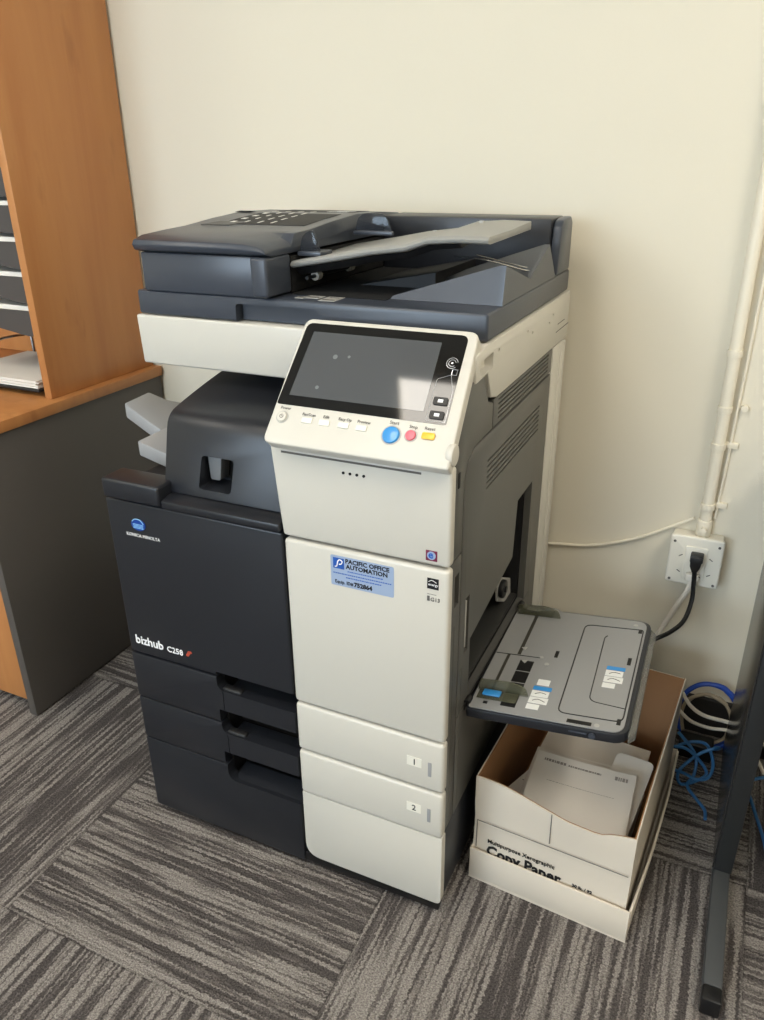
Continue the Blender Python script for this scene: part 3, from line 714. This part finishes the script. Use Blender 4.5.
# ------------------------------------------------------------------ wall socket, conduit, cables
YW = .70
SK = thing('wall_socket', 'cream surface-mounted power socket box on the wall with plugs in it', 'socket', (.912, .70, .45))
sb = B().box(.862, .960, .664, YW - .0005, .395, .494, .004, 2)
obj('back_box', sb, M_wpl, SK)
fp_ = B().prism(arcpoly([(.860, .391), (.963, .391), (.963, .500), (.860, .500)], .006, 4), 'y', .652, .664, .004, 3)
FPL = obj('face_plate', fp_, M_wpl, SK)
obj('raised_outlet', B().box(.892, .934, .6485, .653, .405, .480, .002), M_wpl, SK)
b = B()
for x, z in ((.869, .486), (.954, .486), (.869, .399), (.954, .399)): b.cyl((x, .6512, z), (x, .653, z), .0028, n=12)
for x, z, a in ((.884, .456, .6), (.884, .420, -.6), (.942, .456, -.6), (.942, .420, .6), (.903, .416, .5), (.924, .416, -.5)):
    b.tube([(x - .004 * math.cos(a), .6485 if .89 < x < .935 else .652, z - .004 * math.sin(a)), (x + .004 * math.cos(a), .6485 if .89 < x < .935 else .652, z + .004 * math.sin(a))], .0011, 6)
obj('screw_and_slot', b, M_ink, SK)
b = B().box(.903, .928, .626, .6480, .455, .472, .003).prism(arcpoly([(.904, .470), (.927, .470), (.925, .450), (.919, .436), (.911, .436), (.905, .450)], .003, 3), 'y', .620, .6475, .003, 2)
b.tube([(.915, .632, .440), (.918, .630, .405), (.920, .622, .372), (.912, .60, .335), (.890, .575, .316), (.862, .55, .305), (.82, .535, .27), (.76, .56, .20), (.70, .60, .10), (.68, .62, .02), (.64, .64, .008)], .0045, 10, 6)
PC = obj('mains_lead', b, M_black); tag(PC, 'black power cord with plug in the upper socket outlet, curving behind the side tray', 'lead')
b = B().box(.899, .925, .634, .6480, .408, .424, .003).tube([(.912, .640, .412), (.909, .642, .385), (.895, .650, .345), (.878, .655, .295), (.860, .655, .240), (.842, .655, .19), (.82, .655, .10), (.81, .655, .02), (.79, .66, .008)], .0055, 10, 6)
tag(obj('mains_lead', b, M_cwh), 'white power cord dropping from the lower socket outlet to the floor', 'lead')
CD = thing('wall_conduit', 'cream painted vertical conduit pipe clipped to the wall above the socket', 'conduit', (.918, .69, .5))
obj('pipe', B().tube([(.918, .682, .524), (.919, .682, CEIL - .002)], .0115, 20), M_conduit, CD)
obj('gland', B().cyl((.918, .682, .4945), (.918, .682, .530), .0145, n=20, bev=.003).cyl((.918, .660, .513), (.918, .670, .513), .006, n=12), M_conduit, CD)
for z in (.560, .688, .87, 1.3, 1.9):
    obj('pipe_clip', B().cyl((.918, .682, z - .006), (.918, .682, z + .006), .0138, n=20).box(.905, .953 if z in (.560, .688) else .931, .692, YW - .0005, z - .006, z + .006, .001), M_conduit, CD)
obj('screw_boss', B().cyl((.952, .688, .765), (.952, YW - .0005, .765), .0065, n=14).cyl((.918, .682, .757), (.918, .682, .768), .0135, n=20), M_conduit, CD)
b = B().tube([(.935, .695, .53), (.938, .695, .62), (.940, .695, .75), (.943, .695, .95), (.946, .695, 1.4), (.95, .695, CEIL - .003)], .0028, 8, 4)
tag(obj('wall_cable', b, M_conduit), 'thin cream cable running up the wall just right of the conduit pipe', 'cable')
b = B().tube([(.55, .694, .395), (.615, .694, .408), (.68, .694, .417), (.74, .694, .435), (.80, .694, .462), (.86, .694, .500), (.897, .694, .524)], .0036, 8, 6)
tag(obj('wall_cable', b, M_conduit), 'cream cable tacked to the wall between the copier and the conduit', 'cable')
# coiled network cables on the floor
def loop(cx, cy, cz, rx, rz, n=14, tilt=0, turns=1, jit=.004, a0=0):
    out = []
    for k in range(int(n * turns) + 1):
        a = a0 + k * 2 * PI / n; out.append((cx + rx * math.cos(a) + random.uniform(-jit, jit), cy + tilt * math.sin(a) + random.uniform(-jit, jit), cz + rz * math.sin(a) + random.uniform(-jit, jit)))
    return out
b = B().tube(loop(.993, .655, .078, .062, .076, 16, .012, 2.2, .002), .0052, 8, 4)
tag(obj('network_cable', b, M_cblue), 'deep blue coiled network cable standing against the wall behind the box', 'cable', 'network cables on the floor')
b = B().tube(loop(.990, .643, .074, .050, .062, 14, .008, 1.3, .002, .8), .0038, 8, 4)
tag(obj('network_cable', b, mat('beige_cable', srgb(150, 138, 118), .5)), 'beige looped cable inside the blue coil', 'cable')
b = B().tube([(.935, .622, .145), (.955, .620, .118), (.985, .622, .100), (1.03, .625, .096), (1.08, .627, .09), (1.13, .625, .04), (1.17, .61, .006)], .0042, 8, 6)
tag(obj('network_cable', b, M_cwh), 'white cable arching over the blue coil, the upper of two', 'cable')
b = B().tube([(.93, .605, .115), (.96, .612, .085), (1.0, .617, .075), (1.04, .62, .078), (1.08, .62, .06), (1.12, .60, .006)], .0038, 8, 6)
tag(obj('network_cable', b, M_cwh), 'white cable crossing the light blue loops, the lower of two', 'cable')
specs = [([(.93, .555, .05), (.96, .545, .062), (.99, .54, .045), (1.008, .535, .02), (.99, .52, .006), (.962, .50, .005), (.955, .53, .012), (.985, .55, .050), (1.015, .56, .07), (1.026, .59, .05), (1.015, .62, .02), (.98, .64, .005)], 'pale blue network cable with two loose loops beside the box'),
         ([(.94, .57, .08), (.98, .55, .05), (.985, .53, .015), (.975, .50, .006), (.995, .47, .0045), (1.013, .445, .0045), (1.016, .420, .0045)], 'light blue network cable end lying straight on the carpet'),
         ([(1.30, .62, .006), (1.22, .63, .005), (1.14, .60, .006), (1.09, .56, .006), (1.1, .50, .005), (1.12, .42, .005), (1.13, .36, .005)], 'light blue network cable lying along the floor beyond the metal leg')]
specs.append(([(.94, .54, .004), (.965, .515, .022), (.99, .50, .028), (1.012, .52, .024), (1.018, .56, .030), (1.0, .58, .058), (.97, .575, .060), (.945, .57, .045)], 'light blue cable loop leaning over the adapter'))
for p, lb in specs: tag(obj('network_cable', B().tube(p, .0034, 8, 6), M_ccyan), lb, 'cable', 'network cables on the floor')
ps = thing('power_strip', 'black power strip lying on the carpet by the wall beyond the metal leg', 'power strip', (1.25, .67, 0))
obj('housing', B().box(1.09, 1.42, .652, .689, 0.0005, .032, .004), M_black, ps)
for x in (1.12, 1.20, 1.28, 1.36): obj('outlet', B().box(x - .014, x + .014, .660, .682, .0315, .033), M_gap, ps)
ad = obj('power_adapter', B().box(.945, 1.015, .590, .632, .0005, .042, .005, 3), M_black); tag(ad, 'small black power adapter under the blue cables', 'adapter')

# ------------------------------------------------------------------ cardboard box with lid under it
a = math.radians(-4.0)
LD = thing('box_lid', 'white cardboard box lid lying upturned on the carpet under the paper box', 'box lid', (.631, .104, 0), rz=a)
lw, ld, lh, th = .284, .440, .072, .004
obj('lid_bottom', B().box(0, lw, 0, ld, .0005, .0045), M_cwhite, LD)
obj('front_flap', B().box(0, lw, 0, th, .0046, lh, .001), M_cwhite, LD)
obj('rear_flap', B().box(0, lw, ld - th, ld, .0046, lh, .001), M_cwhite, LD)
obj('side_flap', B().box(0, th, th + .0002, ld - th - .0002, .0046, lh, .001), M_cwhite, LD)
obj('side_flap', B().loft([[(lw - th, th + .001, .0046), (lw, th + .001, .0046), (lw + .002, th + .001, lh), (lw - .002, th + .001, lh)],
                           [(lw - th, .15, .0046), (lw, .15, .0046), (lw + .009, .15, lh + .002), (lw + .005, .15, lh + .002)],
                           [(lw - th, .3, .0046), (lw, .3, .0046), (lw + .009, .3, lh), (lw + .005, .3, lh)],
                           [(lw - th, ld - th - .001, .0046), (lw, ld - th - .001, .0046), (lw + .003, ld - th - .001, lh), (lw - .001, ld - th - .001, lh)]]), M_cwhite, LD, 'slightly bulging right side')
BX = thing('paper_box', 'open white cardboard copy paper box with brown inside, full of discarded sheets', 'box', (.634, .113, .005), rz=a)
bw, bd, bh = .273, .425, .240
# front wall: white outside, crushed top edge, brown inside
def ftop(x):
    pts = [(0, .228), (.04, .224), (.09, .216), (.135, .209), (.16, .203), (.19, .200), (.215, .197), (.235, .206), (bw, .214)]
    for (p, zp), (q, zq) in zip(pts, pts[1:]):
        if p <= x <= q: return zp + (zq - zp) * (x - p) / (q - p)
    return .214
xs = [bw * k / 20 for k in range(21)]
def fy(x, z): return .0 + .004 * math.sin(x * 30) * max(0, (z - .13)) / .1
def fwall(y0, y1, mt, nm, par):
    rows = []
    for x in xs:
        zt_ = ftop(x); rg = []
        zz = [0, .06, .135, .17, zt_]
        for z in zz: rg.append((x, y0 + fy(x, z) + (.004 if .13 < z < .15 else 0), z))
        for z in zz[::-1]: rg.append((x, y1 + fy(x, z) + (.004 if .13 < z < .15 else 0), z))
        rows.append(rg)
    return obj(nm, B().loft(rows), mt, par)
FW = fwall(0, .0025, M_cwhite, 'front_wall', BX)
fwall(.0027, .0042, M_kraft, 'front_lining', BX)
obj('box_bottom', B().box(0, bw, 0.005, bd, 0, .003), M_kraft, BX)
def sidewall(nm, x0, x1, m, lab=None, topf=.214, topb=.248):
    return obj(nm, B().prism([(.0045, 0), (bd, 0), (bd, topb), (.10, .230), (.0045, topf)], 'x', x0, x1), m, BX, lab)
sidewall('left_wall', 0, .002, M_cwhite, topf=.228, topb=.246); sidewall('left_lining', .0021, .0042, M_kraft, topf=.228, topb=.246)
sidewall('right_wall', bw - .002, bw, M_cwhite); sidewall('right_lining', bw - .0042, bw - .0021, M_kraft)
obj('rear_wall', B().box(.0045, bw - .0045, bd - .002, bd, .003, .248), M_cwhite, BX)
obj('rear_lining', B().box(.0045, bw - .0045, bd - .0042, bd - .0021, .003, .248), M_kraft, BX)
obj('flap_seam', B().tube([(.1365, -.0006 + fy(.1365, z), z) for z in (.140, .17, .20, ftop(.1365) - .001)], .0008, 6), M_ink, BX)
bl = B()
for p, q in (((.006, .066), (.006, .130)), ((.006, .130), (bw - .004, .1335))):
    bl.tube([(p[0], -.0002, p[1]), (q[0], -.0002, q[1])], .0007, 5)
obj('printed_border', bl, M_ink, BX)
def bfront(x, z): return Matrix.Translation((x - .003, -.0005, z - .001)) @ Matrix.Rotation(PI / 2, 4, 'X')
obj('printed_lettering', join(textb('Multipurpose Xerographic', .0125, bfront(.030, .0870), bold=.00015, squash=.92), textb('Copy Paper', .033, bfront(.029, .0580), bold=.0011, squash=.86)), M_inkb, BX)
obj('printed_weight', textb('20 lb. / 92', .0085, bfront(.185, .0655), bold=.0003), M_inkb, BX)
obj('handle_hole', B().box(.11, .17, bd - .0046, bd - .0040, .19, .215, .0), M_gap, BX)

def local(x, y, z):   # box-local to world
    c, s = math.cos(a), math.sin(a); return (.634 + c * x - s * y, .113 + s * x + c * y, .005 + z)
def sheet(name, cx, cy, w, d, rz, z, tx=0, ty=0, th=.0012, m=M_paper, curl=0, lab='', cat='sheet of paper', round_=None, group=None, prints=None):
    t = thing(name, lab, cat, local(cx, cy, z), group, rz=a + rz)
    pts = arcpoly([(-w / 2, -d / 2), (w / 2, -d / 2), (w / 2, d / 2), (-w / 2, d / 2)], round_ or 0, 5) if round_ else None
    b = B()
    if pts: b.prism(pts, 'z', 0, th)
    else:
        rows = []
        for k in range(9):
            x = -w / 2 + w * k / 8; zz = curl * (2 * x / w) ** 2
            rows.append([(x, -d / 2, zz), (x, d / 2, zz), (x, d / 2, zz + th), (x, -d / 2, zz + th)])
        b.loft(rows)
    R = Matrix.Rotation(tx, 4, 'X') @ Matrix.Rotation(ty, 4, 'Y')
    obj('page', b.xf(R), m, t)
    if prints:
        p = B()
        for (x0, x1, y0, y1) in prints:
            x = x0
            while x < x1:
                w_ = random.uniform(.002, .006)
                zz = th + curl * (2 * x / w) ** 2; p.box(x, min(x + w_, x1), y0, y1, zz - .0002, zz + .0005); x += w_ + .0012
        obj('print', p.xf(R), M_print, t)
    return t
# a pile fills the box up to the top sheets
pile = B(); z = .004
while z < .118:
    h = random.uniform(.004, .011); dx = random.uniform(-.006, .006); dy = random.uniform(-.008, .008)
    pile.box(.038 + dx, .236 + dx, .050 + dy, .330 + dy, z, z + h - .0006); z += h
pw = thing('paper_pile', 'thick pile of discarded paper filling the lower part of the box', 'paper pile', (.634, .113, .005), rz=a)
obj('page_stack', pile, M_paper2, pw)
sheet('paper_sheet', .066, .150, .055, .14, -.30, .124, .0, -.08, lab='narrow printed sheet sticking out at the left of the box', prints=[(-.02, .02, .0, .003), (-.02, .02, .02, .022), (-.02, .015, .04, .042), (-.02, .02, -.02, -.018)])
sheet('paper_sheet', .150, .140, .180, .200, .13, .125, .05, 0, lab='white sheet with a torn corner behind the form in the box', prints=[(-.085, -.080, .080, .085), (.01, .08, .06, .062)])
sheet('paper_sheet', .138, .130, .180, .190, .05, .135, .05, -.01, lab='blank white sheet between the form and the rounded card', m=M_paper2)
sheet('paper_card', .217, .165, .070, .215, -.04, .138, .06, -.02, round_=.014, lab='pale card with rounded corners at the right side of the box', cat='card')
sheet('paper_sheet', .152, .110, .182, .178, .09, .153, .03, 0, th=.0015, curl=.002, lab='large ruled form lying topmost in the cardboard box', prints=[(-.075, -.035, .068, .074), (-.03, .03, .068, .072), (.055, .078, .066, .075), (-.06, .06, .02, .0205)])

# ------------------------------------------------------------------ metal leg of the desk on the right
RD = thing('metal_leg_desk', 'dark metal desk leg with a grey foot standing right of the cardboard box', 'desk', (1.05, .3, 0))
obj('foot', B().box(1.036, 1.064, .040, .690, .006, .034, .003), M_foot, RD, 'grey metal floor bar')
obj('foot_cap', B().box(1.0355, 1.0645, .012, .0395, .0, .0345, .003), M_black, RD)
obj('foot_cap', B().box(1.0355, 1.0645, .6902, .6985, .0, .0345, .001), M_black, RD)
obj('post', B().box(1.036, 1.066, .270, .345, .0345, .70, .002), M_leg, RD)
obj('side_plate', B().box(1.0335, 1.0358, .272, .615, .036, .70, .0005), M_legside, RD, 'polished dark side plate')
obj('desk_top', B().box(1.050, 1.95, .0, .695, .7005, .725, .002), M_gpanel, RD)
obj('post', B().box(1.92, 1.944, .270, .345, .0, .70, .002), M_leg, RD)
